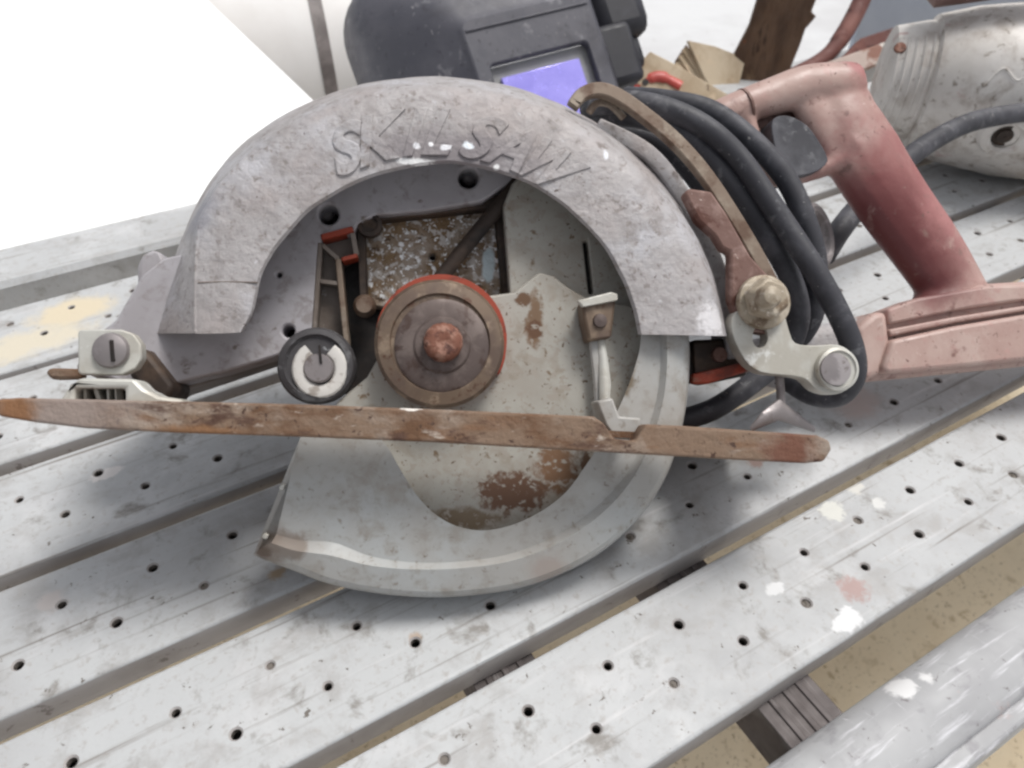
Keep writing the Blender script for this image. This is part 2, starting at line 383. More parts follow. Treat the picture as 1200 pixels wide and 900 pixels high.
m_rust = mat('rusty_steel', (128, 106, 88), [('n', (156, 142, 129), 70, .46, .64, 5, (.5, 1, 1)), ('n', (106, 77, 55), 80, .46, .64, 5, (.5, 1, 1)), ('n', (122, 90, 66), 90, .52, .70, 6, (.3, 1, 1)), ('n', (84, 60, 48), 130, .56, .68, 6, (.4, 1, 1)), ('n', (176, 164, 152), 200, .60, .70, 5, (.4, 1, 1)), ('n', (74, 52, 42), 380, .60, .70, 3),
          sstain(80, 480, .03, (146, 132, 124), .018, 80, .8, .8), sstain(235, 507, .03, (132, 96, 66), .005, 160, .9, .6, (.35, 2.4, .3)), sstain(20, 480, .03, (134, 96, 66), .006, 160, .9, .6), sstain(925, 526, .03, (112, 74, 58), .009, 130, 1., .7), sstain(480, 478, .03, (232, 226, 218), .0022, 300, .6, .2, (.6, 2, .3))],
          .75, .05, bump=(240, .9, .0012))
m_rustred = mat('red_rust', (118, 90, 82), [('n', (146, 120, 112), 100, .46, .62), ('n', (90, 56, 46), 90, .56, .66), ('n', (196, 180, 172), 200, .67, .72)], .7, .1, bump=(220, .6, .0007))
m_lever = mat('rust_stained_lever', (128, 112, 98), [('n', (150, 138, 124), 60, .44, .62), ('n', (100, 78, 64), 70, .46, .64), ('n', (92, 70, 56), 160, .62, .70)], .55, .25, bump=(200, .4, .0006))
m_flange = mat('rubbed_steel_flange', (116, 99, 84), [('n', (100, 84, 74), 60, .42, .62), ('n', (146, 128, 110), 110, .50, .66), ('n', (92, 66, 52), 200, .58, .68)], .5, .3, bump=(240, .3, .0004))
m_flange2 = mat('dark_steel_washer', (94, 82, 78), [('n', (116, 104, 99), 90, .44, .62), ('n', (78, 62, 56), 160, .54, .66)], .5, .3, bump=(240, .3, .0004))
m_bolt = mat('rusty_bolt', (128, 84, 68), [('n', (156, 118, 102), 240, .48, .60), ('n', (88, 56, 48), 300, .52, .64)], .7, .2, bump=(260, .8, .0009))
m_orange = mat('red_paint', (152, 62, 40), [('n', (112, 52, 40), 60, .5, .65), ('n', (140, 96, 78), 140, .6, .7)], .6, bump=(200, .3, .0004))
m_pale = mat('bare_alloy', (196, 195, 188), [('n', (180, 176, 166), 50, .42, .62), ('n', (148, 136, 122), 150, .62, .70), ('n', (218, 218, 214), 90, .60, .70)], .5, .2, bump=(220, .35, .0005))
m_steel = mat('dull_steel_pin', (140, 134, 134), [('n', (166, 160, 160), 80, .5, .6), ('n', (110, 100, 96), 140, .6, .7)], .5, .4, bump=(240, .4, .0004))
m_brass = mat('tarnished_nut', (162, 150, 132), [('n', (186, 176, 160), 120, .48, .62), ('n', (118, 100, 80), 140, .50, .64), ('n', (222, 214, 202), 260, .62, .70)], .5, .15, bump=(220, .5, .0006))
m_rubber = mat('dusty_black_rubber', (56, 56, 62), [('n', (80, 80, 86), 40, .46, .64), ('n', (98, 98, 102), 130, .56, .68), ('n', (150, 148, 146), 320, .70, .76, 2)], .6, bump=(220, .25, .0004))
m_roller = mat('scuffed_rubber', (66, 64, 66), [('n', (100, 100, 102), 120, .52, .62), ('n', (150, 152, 154), 260, .66, .70)], .7, bump=(240, .6, .0007))
m_white = mat('worn_white_paint', (208, 205, 200), [('n', (160, 152, 144), 160, .52, .64)], .6, bump=(240, .4, .0005))
m_pink = mat('faded_red_handle', (182, 155, 146), [('n', (172, 142, 133), 20, .42, .62), ('n', (188, 164, 155), 40, .48, .66), ('n', (182, 148, 140), 130, .54, .70), ('n', (160, 124, 116), 300, .64, .72, 3), ('n', (196, 174, 166), 220, .64, .71),
         ('s', (148, 92, 90), tuple(P(1064, 230, -.035)), .040, 70, .7, .8, (1.0, 1.0, .4)),
         ('s', (108, 54, 54), tuple(P(1026, 256, -.04)), .019, 60, .6, 1.0, (1.0, 1.0, .35)), ('s', (102, 48, 48), tuple(P(1058, 292, -.04)), .019, 60, .6, 1.0, (1, 1, .35)), ('s', (106, 52, 52), tuple(P(1088, 326, -.04)), .013, 70, .7, 1.0, (1, 1, .35)),
         ('s', (166, 112, 110), tuple(P(1110, 245, -.045)), .018, 80, .9, .7, (1, 1, .5)), ('s', (164, 104, 102), tuple(P(1005, 82, -.045)), .010, 110, 1., .7, (1, 1, .5)), ('n', (178, 152, 143), 50, .60, .76), ('n', (132, 100, 93), 120, .60, .73), ('n', (112, 80, 74), 280, .63, .71, 4)],
         .46, bump=(260, .5, .0004))

# --- rear: gear case, motor, backing
HX = [(92, 428), (100, 405), (135, 375), (166, 322), (192, 302), (250, 290), (310, 190), (420, 135), (560, 130), (640, 170), (615, 200), (600, 212), (565, 236), (500, 247), (440, 252), (420, 262), (414, 274), (378, 277), (373, 300), (366, 405),
      (335, 414), (262, 436), (195, 452), (140, 448)]
sp('gear_case', HX, -.027, -.012, m_house, saw, holes=[circ(385, 251, 12), circ(549, 208, 12), circ(338, 388, 7.5, 14), circ(327, 322, 3.2, 10)], bevel=.001)
sp('case_nose', [(88, 432), (98, 402), (140, 372), (172, 322), (240, 305), (290, 395), (330, 410), (335, 417), (200, 462), (196, 472), (170, 470)], -.052, -.0275, m_nose, saw, bevel=.004, seg=3)
sp('case_backing', [(290, 200), (420, 130), (640, 130), (780, 260), (790, 420), (700, 470), (420, 470), (330, 420)], -.040, -.0285, m_grime_shadow, saw, bevel=.001)
for x, y, r in ((384, 254, 8.5), (549, 212, 8.5)):
    slathe('case_screw', x, y, [(0, .0), (r, .0), (r, .004), (r*.7, .0052), (0, .0052)], m_steel, saw, z=-.0275, n=16)
sp('case_lug', [(160, 338), (160, 312), (166, 298), (178, 293), (190, 296), (196, 310), (190, 345), (175, 350)], -.076, -.060, m_house, saw, bevel=.003, seg=3)
sp('lug_web', [(166, 330), (200, 310), (235, 340), (200, 420), (168, 372)], -.066, -.0525, m_nose, saw, bevel=.003)
# motor body behind (out of sight from the front)
c0 = P(600, 300, -.062); V, F = lathe_vf(c0, (1, 0, 0), [(0, -.04), (.026, -.04), (.030, -.036), (.030, .03), (.033, .032), (.033, .085), (.028, .092), (0, .092)], 32)
build('motor_body', V, F, m_house, saw)
sp('motor_neck', [(480, 240), (640, 230), (660, 400), (480, 420)], -.060, -.0405, m_house, saw, bevel=.003)
# speckled plate in the opening
sp('inspection_plate', [(424, 268), (434, 256), (584, 246), (597, 350), (520, 372), (436, 360), (425, 345)], -.0284, -.0225, m_text, saw, holes=[circ(507, 301, 3.6, 10)], bevel=.0012)
sp('plate_frame', [(418, 250), (436, 246), (560, 233), (588, 226), (600, 348), (590, 352), (580, 246), (566, 245), (440, 259), (428, 272), (431, 350), (422, 352)], -.0284, -.0165, m_dark, saw, bevel=.0008)
slathe('plate_screw', 434, 266, [(0, 0), (14, 0), (14, .004), (9.5, .0043), (9.5, .0028), (3, .0028), (3, .0022), (0, .0022)], m_dark, saw, z=-.0168, n=22)
# ribbed arm left of the plate
sp('rib_web', [(378, 282), (412, 276), (417, 300), (402, 310), (410, 405), (366, 405), (370, 330)], -.0284, -.0195, m_nose, saw, bevel=.0006)
def bar(name, a, b, w, z0, z1, m):
    A = Vector(a); B = Vector(b); d = (B-A).normalized(); n = Vector((-d.y, d.x))*w/2
    return sp(name, [tuple(A+n), tuple(B+n), tuple(B-n), tuple(A-n)], z0, z1, m, saw, bevel=.0005)
bar('rib', (375, 284), (367, 404), 6, -.0194, -.0118, m_nose)
bar('rib', (396, 303), (406, 404), 7, -.0194, -.0112, m_lever)
bar('rib', (377, 286), (397, 304), 5, -.0194, -.0116, m_nose)
bar('rib', (374, 329), (397, 332), 5, -.0194, -.0122, m_nose)
bar('rib', (413, 272), (418, 300), 6, -.0194, -.0114, m_nose)
bar('red_rib', (376, 278), (414, 268), 7, -.0194, -.0108, m_orange)
bar('red_rib', (400, 304), (419, 299), 5, -.0194, -.0110, m_orange)
# diagonal rod
V, F = tube_vf([P(622, 196, -.012), P(598, 226, -.0125), P(545, 290, -.0135), P(497, 350, -.0145)], .0032, 10, .7); build('diagonal_rod', V, F, m_dark, saw)
slathe('stub_pin', 428, 360, [(0, 0), (13, 0), (13, .004), (9, .006), (0, .006)], m_lever, saw, z=-.019, n=18)
# rear blade cover with slot
sp('inner_cover', [(590, 240), (600, 215), (625, 190), (700, 190), (800, 290), (800, 420), (700, 470), (610, 460), (598, 350)], -.013, -.0075, m_disc, saw,
   holes=[[(683, 283), (689, 281), (696, 344), (690, 345)]], bevel=.0008)
bar('slot_shadow_strip', (688, 280), (695, 346), 12, -.0165, -.0135, m_grime_shadow)  # dark strip stands in for the shadow inside the slot
# --- lower guard: hub plate, crescent, rim
HUB = [(447, 380), (446, 414), (430, 442), (396, 470), (378, 500), (420, 530), (455, 565), (500, 630), (560, 645), (640, 632), (710, 580), (752, 500), (772, 410), (765, 372), (735, 356), (690, 350), (668, 338), (650, 324), (632, 319), (618, 330), (604, 342), (575, 346), (520, 344), (470, 350)]
hub = sp('guard_hub', HUB, -.0075, -.0025, m_disc, saw, bevel=.001)
outer = [(297, 650), (312, 657), (345, 669), (385, 684), (440, 695), (500, 700), (560, 697), (620, 686), (680, 662), (727, 629), (766, 584), (790, 535), (803, 482), (808, 430), (806, 385), (795, 330)]
ridge = [(318, 636), (345, 645), (388, 651), (430, 662), (480, 667), (540, 666), (600, 657), (655, 636), (705, 602), (742, 560), (765, 512), (778, 465), (782, 420), (780, 380), (770, 330)]
ridge2 = [(324, 626), (350, 633), (392, 636), (435, 652), (485, 659), (540, 658), (597, 649), (650, 628), (698, 595), (734, 555), (757, 508), (770, 463), (774, 420), (772, 380), (763, 330)]
inner = [(352, 512), (385, 500), (425, 500), (452, 521), (468, 548), (488, 580), (512, 604), (540, 618), (575, 621), (618, 608), (660, 580), (688, 543), (706, 515), (728, 472), (744, 430), (751, 395), (748, 330)]
inmid = [(340, 560), (375, 572), (420, 590), (470, 620), (520, 634), (570, 634), (610, 625), (650, 602), (688, 566), (718, 520), (742, 470), (756, 425), (760, 390), (755, 330)]
NG = 90
def row(px, z): return resample(smoothline([P(x, y, z) for x, y in px], 8), NG)
rows = [row(outer, -.013), row(outer, .000), row([(x+(540-x)*.008, y+(430-y)*.008) for x, y in outer], .0032), row([(x+(540-x)*.025, y+(430-y)*.025) for x, y in outer], .0050), row(ridge, .0078), row(ridge2, .0050), row(inmid, .0056), row(inner, .0066), row(inner, .0040), row(inner, -.007)]
V, F = loft_vf(rows)
n = NG
for e in (0, n-1): F.append(tuple(i*n+e for i in range(len(rows))))
low = build('lower_guard', V, F, m_guard, saw, smooth=16)
sp('paint_chip', [(326, 572), (330, 566), (334, 568), (331, 575)], .004, .0066, m_pale, saw, bevel=.0005)
sp('paint_chip', [(306, 630), (310, 624), (315, 627), (312, 633)], .004, .0066, m_pale, saw, bevel=.0005)
# arbor: red-edged boss, flange, washer, bolt
slathe('boss_ring', 517, 400, [(0, 0), (75, 0), (75, .0072), (0, .0072)], m_orange, saw, z=-.0024, n=48)
sp('red_edge', [(556, 346), (570, 345), (584, 368), (592, 395), (592, 420), (583, 440), (582, 400), (572, 368)], -.0024, .0022, m_orange, saw, bevel=.0004, sm=3)
slathe('blade_flange', 515, 405, [(0, 0), (71, 0), (74, .001), (74, .007), (70, .0088), (57, .0094), (55, .0084), (0, .0084)], m_flange, saw, z=.0014, n=56)
slathe('blade_washer', 518, 405, [(0, 0), (53, 0), (55, .0005), (50, .0012), (34, .0014), (31, .0024), (27, .0026), (0, .0026)], m_flange2, saw, z=.0099, n=48)
V = []; b = slathe('blade_bolt', 519, 402, [(0, 0), (23, 0), (23, .0034), (20, .0050), (13, .0057), (7, .0052), (0, .0050)], m_bolt, saw, z=.0126, n=14, smooth=50)
# guard return spring and its clip
sp('spring_clip', [(682, 352), (716, 345), (722, 352), (717, 396), (690, 400), (684, 372)], -.0024, .0080, m_flange, saw, bevel=.0012)
sp('clip_ear', [(676, 352), (716, 342), (724, 344), (724, 352), (682, 360)], .0081, .0100, m_pale, saw, bevel=.0006)
slathe('clip_rivet', 703, 376, [(0, 0), (9, 0), (8, .0012), (0, .0016)], m_flange2, saw, z=.0081, n=14)
V, F = tube_vf([P(704, 398, .004), P(707, 420, .004), P(709, 450, .005), P(708, 492, .006)], [.0014, .0018, .0024, .0016], 10, .8); build('return_rod', V, F, m_pale, saw)
V, F = tube_vf([P(696, 398, .003), P(701, 440, .003), P(704, 488, .003)], .0022, 8, .6); build('spring_arm', V, F, m_guard, saw)
# bumper knob
kn = slathe('bumper', 375, 431, [(0, 0), (38, 0), (42, .002), (43, .009), (40, .0125), (34, .0135), (31, .012), (0, .012)], m_roller, saw, z=-.012, n=40)
pts = [(375+25*math.cos(math.radians(a)), 433-26*math.sin(math.radians(a))) for a in range(120, 421, 15)]
V, F = tube_vf([P(x, y, .0008) for x, y in pts], .0026, 8, .5); build('bumper_ring', V, F, m_white, saw)
slathe('bumper_core', 374, 432, [(0, 0), (17, 0), (17, .002), (15, .003), (0, .003)], m_steel, saw, z=0, n=24)
bar('core_slit', (374, 404), (376, 426), 3, .0031, .0036, m_grime_shadow)

# --- upper guard
g_back = [(176, 391), (184, 362), (200, 318), (215, 275), (245, 214), (290, 164), (350, 126), (420, 100), (500, 90), (580, 97), (650, 119), (715, 155), (770, 205), (812, 262), (838, 320), (856, 393)]
g_sh = [(180, 391), (192, 352), (207, 310), (221, 268), (250, 213), (294, 166), (353, 130), (422, 104), (500, 93), (579, 100), (648, 122), (712, 158), (766, 208), (808, 264), (834, 321), (852, 393)]
g_edge = [(228, 391), (228, 350), (229, 300), (234, 256), (260, 213), (299, 174), (357, 138), (424, 113), (500, 102), (577, 109), (644, 131), (706, 166), (758, 214), (800, 268), (828, 323), (847, 393)]
g_face = [(236, 391), (236, 350), (237, 302), (243, 262), (268, 222), (306, 183), (363, 147), (427, 123), (500, 113), (575, 119), (640, 140), (700, 175), (750, 221), (791, 273), (819, 326), (838, 393)]
g_in = [(284, 389), (297, 366), (306, 326), (318, 300), (334, 279), (366, 245), (410, 219), (457, 201), (518, 192), (570, 199), (620, 216), (660, 241), (700, 281), (727, 324), (740, 358), (748, 392)]
NU = 110
def urow(px, z, dx=0):
    return resample(smoothline([P(x, y, z) for x, y in px], 8), NU)
def mixrow(a, b, t, z):
    ra, rb = urow(a, z), urow(b, z); return [p.lerp(q, t) for p, q in zip(ra, rb)]
def rough_row(r, amp):
    return [p + Vector((mnoise.noise(p*90), mnoise.noise(p*90+Vector((5, 0, 0))), mnoise.noise(p*110+Vector((0, 7, 0)))))*amp for p in r]
def crease_row(px=g_edge, za=.0123, zb=.0106):
    a, b = urow(px, za), urow(px, zb); out = []
    for i in range(NU):
        t = min(max((i/NU-.17)/.12, 0), 1); out.append(a[i].lerp(b[i], t*t*(3-2*t)))
    return out
rows = [urow(g_back, -.034), urow(g_back, -.024), crease_row(g_sh, -.015, -.002), crease_row(), urow(g_face, .0124), mixrow(g_face, g_in, .35, .0127), mixrow(g_face, g_in, .7, .0127), mixrow(g_face, g_in, .95, .0122), urow(g_in, .0108), urow([(x-(540-x)*.006, y-(440-y)*.008) for x, y in g_in], .0080), mixrow(g_face, g_in, .9, .0078), urow(g_edge, .0060), crease_row(g_sh, -.018, -.004)]
rows = [rough_row(r, .0004) for r in rows]
rows.append([p*1 + (Vector(P(520, 400, -.034))-p)*.03 for p in rows[0]])
V, F = loft_vf(rows); n = NU
for e in (0, n-1):
    for tri in ((3, 2, 11), (2, 12, 11), (3, 11, 4), (4, 11, 10), (4, 10, 5), (5, 10, 6), (6, 10, 7), (7, 10, 8), (8, 10, 9), (2, 1, 12), (1, 0, 13), (1, 13, 12)):
        F.append(tuple(i*n+e for i in tri))
for k in range(n-1): F.append((12*n+k, 12*n+k+1, 13*n+k+1, 13*n+k))
ug = build('upper_guard', V, F, m_cast, saw, smooth=42)
NCR = []
sh = ug.data.attributes.get('sharp_edge') or ug.data.attributes.new('sharp_edge', 'BOOLEAN', 'EDGE')
cl = P(228, 391, .0108); ch_ = P(236, 250, .0108)
ge = [p for p in rows[3] if p.y < ch_.y]
for e in ug.data.edges:                     # the cast crease down the front corner of the arch
    a, b = (ug.data.vertices[i].co for i in e.vertices)
    m_ = (a+b)/2
    if m_.x < ch_.x+.01 and abs((a-b).normalized().z) < .3 and min((p-a).length for p in ge) < 2e-4 and min((p-b).length for p in ge) < 2e-4: sh.data[e.index].value = True; NCR.append(1)
V, F = tube_vf(smoothline([P(x, y, .0119) for x, y in ((229, 389), (229, 350), (230, 300), (234, 264), (243, 246))], 6), .0007, 8); build('casting_ridge', V, F, m_cast, ug)
V, F = tube_vf([P(x, y, .0126) for x, y in ((232, 331), (262, 330), (302, 331))], .0003, 6); build('casting_seam', V, F, m_nose, ug)
# raised cast lettering along the arch
FONT_Z = .0124
def letter(ch, ang, rad, h, wfac):
    cu = bpy.data.curves.new('letter', 'FONT'); cu.body = ch; cu.size = 1; cu.extrude = .036; cu.bevel_depth = .020; cu.bevel_resolution = 2; cu.offset = .020; cu.resolution_u = 5
    to = bpy.data.objects.new('letter_src', cu); COL.objects.link(to)
    dg = bpy.context.evaluated_depsgraph_get(); me = bpy.data.meshes.new_from_object(to.evaluated_get(dg))
    bpy.data.objects.remove(to); bpy.data.curves.remove(cu)
    xs = [v.co.x for v in me.vertices]; cx = (min(xs)+max(xs))/2
    c = P(517, 402, FONT_Z); s = PXM*(1-FONT_Z/lo)
    for v in me.vertices:
        x = (v.co.x-cx)*h*wfac/.72; y = (v.co.y-.36)*h/.72; x += y*.42
        a = math.radians(ang) - x/rad; r = rad+y
        v.co = Vector((c.x+math.cos(a)*r*s*1.01, c.y+math.sin(a)*r*s, c.z + .0004 + v.co.z*h*s*.62))
    o = link('letter', me, m_cast, ug, smooth=40)
    return o
for ch, ang, wf in zip('SKILSAW', (118.5, 109.0, 100.5, 92.5, 82.0, 72.5, 63.0), (1.0, 1.0, 1, 1.0, 1.0, .92, .70)):
    letter(ch, ang, 254, 54, wf)

# --- shoe (base plate): folded front edge, plate with the blade opening
SHOE = [(-14, 477), (-6, 468), (20, 466), (150, 469), (330, 473), (520, 480), (696, 488), (708, 496), (720, 514), (745, 517), (757, 497), (800, 499), (900, 506), (958, 510), (972, 516), (975, 527), (966, 541), (945, 543), (880, 540), (760, 533), (620, 525), (500, 518), (350, 512), (200, 507), (100, 502), (40, 495), (0, 488)]
shoe = sp('shoe', SHOE, .0225, .0315, m_rust, saw, bevel=.0028, seg=4)
y0 = P(500, 497, .027).y; xa, xb = P(5, 480, .02).x, P(962, 525, .02).x
u0, u1 = P(330, 500, 0).x, P(830, 500, 0).x
zf = ZB(.0224); zs0, zs1 = ZB(.0150), ZB(-.0150); zr = ZB(-.062)
V, F = join(box_vf((xa, y0-.0012, zs0), (xb, y0+.0012, zf)), box_vf((xa+.004, y0-.0012, zs1), (u0, y0+.0012, zs0)), box_vf((u1, y0-.0012, zs1), (xb, y0+.0012, zs0)),
            box_vf((u0-.03, y0-.0012, zr), (xb-.006, y0+.0012, zs1)))
build('shoe_plate', V, F, m_rust, saw, fix=False)
sp('shoe_riser', [(700, 470), (718, 466), (726, 488), (752, 490), (745, 516), (722, 514), (710, 498)], .0100, .0222, m_guard, saw, bevel=.0008)
# front depth bracket
sp('bracket_foot', [(66, 474), (78, 456), (92, 443), (158, 444), (170, 456), (186, 464), (215, 468), (215, 482), (66, 482)], .0150, .0262, m_pale, saw,
   holes=[[(87, 455), (146, 455), (146, 473), (87, 473)]], bevel=.0012)
sp('bracket_back', [(84, 452), (150, 452), (150, 476), (84, 476)], .0130, .0149, m_dark, saw, bevel=.0003)
for i, (a, b) in enumerate((((99, 455), (100, 473)), ((111, 455), (117, 473)), ((126, 455), (127, 473)), ((135, 455), (136, 473)))):
    bar('scale_mark', a, b, (4, 5, 3, 2)[i], .0150, .0215, m_pale)
sp('pivot_lug', [(91, 389), (94, 386), (142, 386), (156, 391), (165, 403), (166, 419), (158, 432), (143, 439), (95, 439), (91, 436)], .0095, .0150, m_pale, saw, bevel=.0009, seg=3)
ps = slathe('pivot_screw', 131, 411, [(0, 0), (19, 0), (20, .0008), (18, .0022), (12, .0030), (0, .0032)], m_steel, saw, z=.0151, n=28)
bar('screw_slot', (130, 398), (132, 424), 5, .0178, .0186, m_grime_shadow)
sp('pivot_arm', [(155, 405), (172, 410), (205, 452), (196, 470), (172, 466), (150, 440)], -.027, -.004, m_dark, saw, bevel=.002)
sp('rust_tab', [(52, 437), (58, 431), (96, 432), (96, 444), (60, 445)], -.040, -.034, m_rust, saw, bevel=.0015)

# --- right-hand side: lever, brackets, clamp link
def ribbon(px, w, z0, z1, m, name, n=6):
    c = smoothline([Vector((x, y, 0)) for x, y in px], n); L = []; R = []
    for i, p in enumerate(c):
        t = (c[min(i+1, len(c)-1)]-c[max(i-1, 0)]).normalized(); nn = Vector((-t.y, t.x, 0))
        ww = w if not callable(w) else w(i/(len(c)-1)); L.append(p+nn*ww/2); R.append(p-nn*ww/2)
    return sp(name, [(p.x, p.y) for p in L]+[(p.x, p.y) for p in reversed(R)], z0, z1, m, saw, bevel=.0010)
ribbon([(672, 122), (684, 108), (704, 103), (728, 112), (760, 135), (794, 164), (826, 200), (856, 244), (886, 294), (910, 340)], lambda t: 15+1*t, -.006, -.0015, m_lever, 'lift_lever')
ribbon([(690, 132), (700, 120), (716, 122), (732, 138)], 9, -.008, -.0065, m_lever, 'lever_loop', 4)
sp('hook_bracket', [(802, 226), (808, 220), (834, 224), (852, 250), (880, 300), (908, 330), (918, 372), (900, 392), (868, 386), (856, 350), (856, 312), (856, 296), (848, 292), (838, 276), (818, 258)], -.0055, .0008, m_rustred, saw, bevel=.0012)
ribbon([(700, 146), (760, 178), (800, 228), (832, 290), (852, 350), (864, 420)], 20, -.030, -.014, m_cast, 'case_flange')
sp('link_mount', [(812, 398), (872, 396), (876, 440), (830, 450), (814, 446)], -.030, -.016, m_dark, saw, bevel=.0015)
sp('mount_edge', [(812, 438), (872, 424), (880, 434), (830, 450), (812, 450)], -.0155, -.011, m_orange, saw, bevel=.0010)
slathe('mount_screw', 842, 416, [(0, 0), (10, 0), (9, .002), (0, .0024)], m_rustred, saw, z=-.0158, n=16)
LK = [(858, 388), (862, 366), (885, 360), (915, 362), (924, 385), (932, 402), (955, 405), (982, 404), (999, 415), (1004, 434), (998, 452), (980, 462), (958, 457), (944, 444), (925, 440), (892, 436), (872, 420)]
sp('clamp_link', LK, -.005, .0025, m_pale, saw, holes=[circ(891, 395, 9, 18, 13)], bevel=.0016, seg=3, sm=3)
slathe('link_boss', 978, 433, [(0, 0), (27, 0), (27, .003), (23, .0036), (22, .0028), (0, .0028)], m_pale, saw, z=.0026, n=36)
slathe('link_pin', 978, 433, [(0, 0), (21, 0), (20, .0012), (0, .0016)], m_steel, saw, z=.0055, n=32)
slathe('bolt_washer', 892, 355, [(0, 0), (33, 0), (34, .001), (33, .0035), (26, .0045), (0, .0045)], m_brass, saw, z=.0026, n=36)
slathe('clamp_nut', 894, 352, [(0, 0), (27, 0), (27, .005), (23, .0075), (0, .0075)], m_brass, saw, z=.0072, n=6, smooth=20, bevel=.0008)
slathe('clamp_stud', 897, 349, [(0, 0), (15, 0), (15, .004), (11, .0062), (5, .0068), (0, .007)], m_brass, saw, z=.0148, n=20)
V, F = tube_vf([P(913, 436, -.006), P(915, 460, -.006), P(916, 484, -.006)], .0018, 10); build('clip_rod', V, F, m_steel, saw)
V, F = tube_vf([P(880, 503, -.004), P(897, 490, -.002), P(912, 480, -.004), P(930, 490, -.008), P(955, 504, -.008)], [.001, .003, .0045, .003, .001], 10, .6); build('wing_clip', V, F, m_steel, saw)
# gearcase end behind the cord
sp('gear_end', [(880, 398), (1016, 368), (1024, 432), (1010, 446), (930, 452), (884, 440)], -.060, -.036, m_cast, saw, bevel=.005, seg=3)
# --- cord: coil round the body, loose end running to the right
def cord(px, name='power_cord', r=.0049):
    p = smoothline([P(x, y, z) for x, y, z in px], 10); V, F = tube_vf(p, r, 16); return build(name, V, F, m_rubber, saw, smooth=80)
cord([(690, 128, -.045), (712, 122, -.030), (745, 120, -.020), (788, 130, -.016), (830, 152, -.014), (868, 188, -.014), (906, 243, -.012), (953, 314, -.008), (984, 370, -.008), (1000, 412, -.011), (1000, 443, -.015), (982, 464, -.022), (950, 462, -.030), (915, 440, -.042)])
cord([(690, 150, -.05), (715, 136, -.036), (752, 138, -.026), (795, 155, -.021), (832, 186, -.020), (870, 232, -.020), (904, 284, -.020), (928, 330, -.022), (936, 372, -.025), (920, 414, -.029), (880, 450, -.030), (835, 480, -.030), (790, 494, -.034)])
cord([(735, 114, -.050), (780, 118, -.034), (832, 130, -.026), (880, 164, -.022), (920, 208, -.021), (945, 262, -.020), (957, 315, -.024), (952, 370, -.032), (928, 408, -.042)])
cord([(720, 120, -.054), (780, 134, -.040), (836, 172, -.034), (880, 224, -.033), (914, 276, -.033), (934, 330, -.034), (930, 385, -.038), (905, 425, -.045)])
cord([(690, 165, -.055), (725, 158, -.044), (765, 164, -.038), (800, 190, -.036), (838, 240, -.036), (872, 296, -.036), (898, 350, -.038), (905, 400, -.042)])
cord([(965, 300, -.075), (984, 270, -.080), (1010, 238, -.090), (1045, 202, -.100), (1085, 170, -.112), (1130, 146, -.122), (1175, 135, -.130), (1240, 128, -.136)], 'loose_cord', .0060)
V, F = lathe_vf(P(955, 276, -.052), (.55, .1, .83), [(.0118, -.002), (.0138, -.003), (.0158, -.002), (.0161, 0), (.0158, .002), (.0138, .003), (.0118, .002), (.0116, 0), (.0118, -.002)], 32)
build('lock_ring', V, F[:-2], m_steel, saw)

# --- rear handle (one casting), trigger, base block
HZ = -.046
def ell(px, rad, flat, n=16):
    pts = [P(x, y, HZ) for x, y in px]; sm = smoothline(pts, 5); rr = [r*PXM*1.14 for r in rad]; R = []
    for i in range(len(sm)):
        t = i/(len(sm)-1)*(len(rr)-1); j = min(int(t), len(rr)-2); R.append(rr[j]+(rr[j+1]-rr[j])*(t-j))
    return tube_vf(sm, R, n, flat, Vector((0, 0, 1)))
grip = ell([(988, 108), (992, 140), (1012, 182), (1046, 236), (1082, 286), (1108, 326), (1122, 356)], [34, 46, 52, 50, 48, 45, 46], .62)
arm = ell([(838, 138), (868, 126), (905, 113), (945, 101), (985, 100), (1004, 97)], [20, 22, 24, 27, 30, 26], .95)
web = ell([(945, 118), (972, 150), (990, 185)], [24, 34, 34], .62)
gd = ell([(905, 214), (925, 212), (950, 205), (978, 190), (992, 178)], [6, 7, 8, 14, 22], 1.5)
fwd = ell([(868, 132), (880, 160), (892, 190), (908, 214)], [14, 12, 9, 7], 1.2)
root = ell([(1122, 330), (1118, 352), (1112, 372)], [44, 50, 56], .62)
V, F = join(grip, arm, web, gd, fwd, root)
hd = build('rear_handle', V, F, m_pink, saw, fix=False, smooth=180)
rm = hd.modifiers.new('remesh', 'REMESH'); rm.mode = 'VOXEL'; rm.voxel_size = .0013; rm.use_smooth_shade = True
sm_ = hd.modifiers.new('smooth', 'SMOOTH'); sm_.factor = .5; sm_.iterations = 9
sa = P(872, 125, HZ); sx = (P(905, 113, HZ)-P(868, 126, HZ)).normalized(); sr = 22*PXM*1.14*.965
V, F = lathe_vf(sa, sx, [(sr-.001, -.0007), (sr+.0006, -.0006), (sr+.0006, .0006), (sr-.001, .0007)], 36); build('handle_seam', V, F, m_rustred, saw)
tr = sp('trigger', [(905, 156), (908, 138), (925, 136), (946, 147), (964, 172), (970, 189), (956, 201), (932, 207), (918, 208)], HZ-.007, HZ+.009, m_rubber, saw, bevel=.003, seg=3, sm=3)
sp('trigger_recess', [(868, 150), (900, 124), (950, 130), (976, 172), (968, 204), (925, 213), (897, 200)], HZ-.011, HZ-.0075, m_rustred, saw, bevel=.0006)
BZ = HZ + .016
def blk(name, px, z0, z1, bev=.002, m=None): return sp(name, px, z0, z1, m or m_pink, saw, bevel=bev, seg=3)
blk('handle_base', [(1012, 372), (1060, 357), (1150, 332), (1215, 328), (1330, 330), (1330, 416), (1215, 428), (1012, 448)], HZ-.012, BZ-.004, .003)
blk('base_ledge', [(1040, 362), (1075, 349), (1160, 334), (1215, 333), (1330, 332), (1330, 346), (1215, 350), (1120, 364), (1042, 380)], HZ, BZ-.0005, .0016)
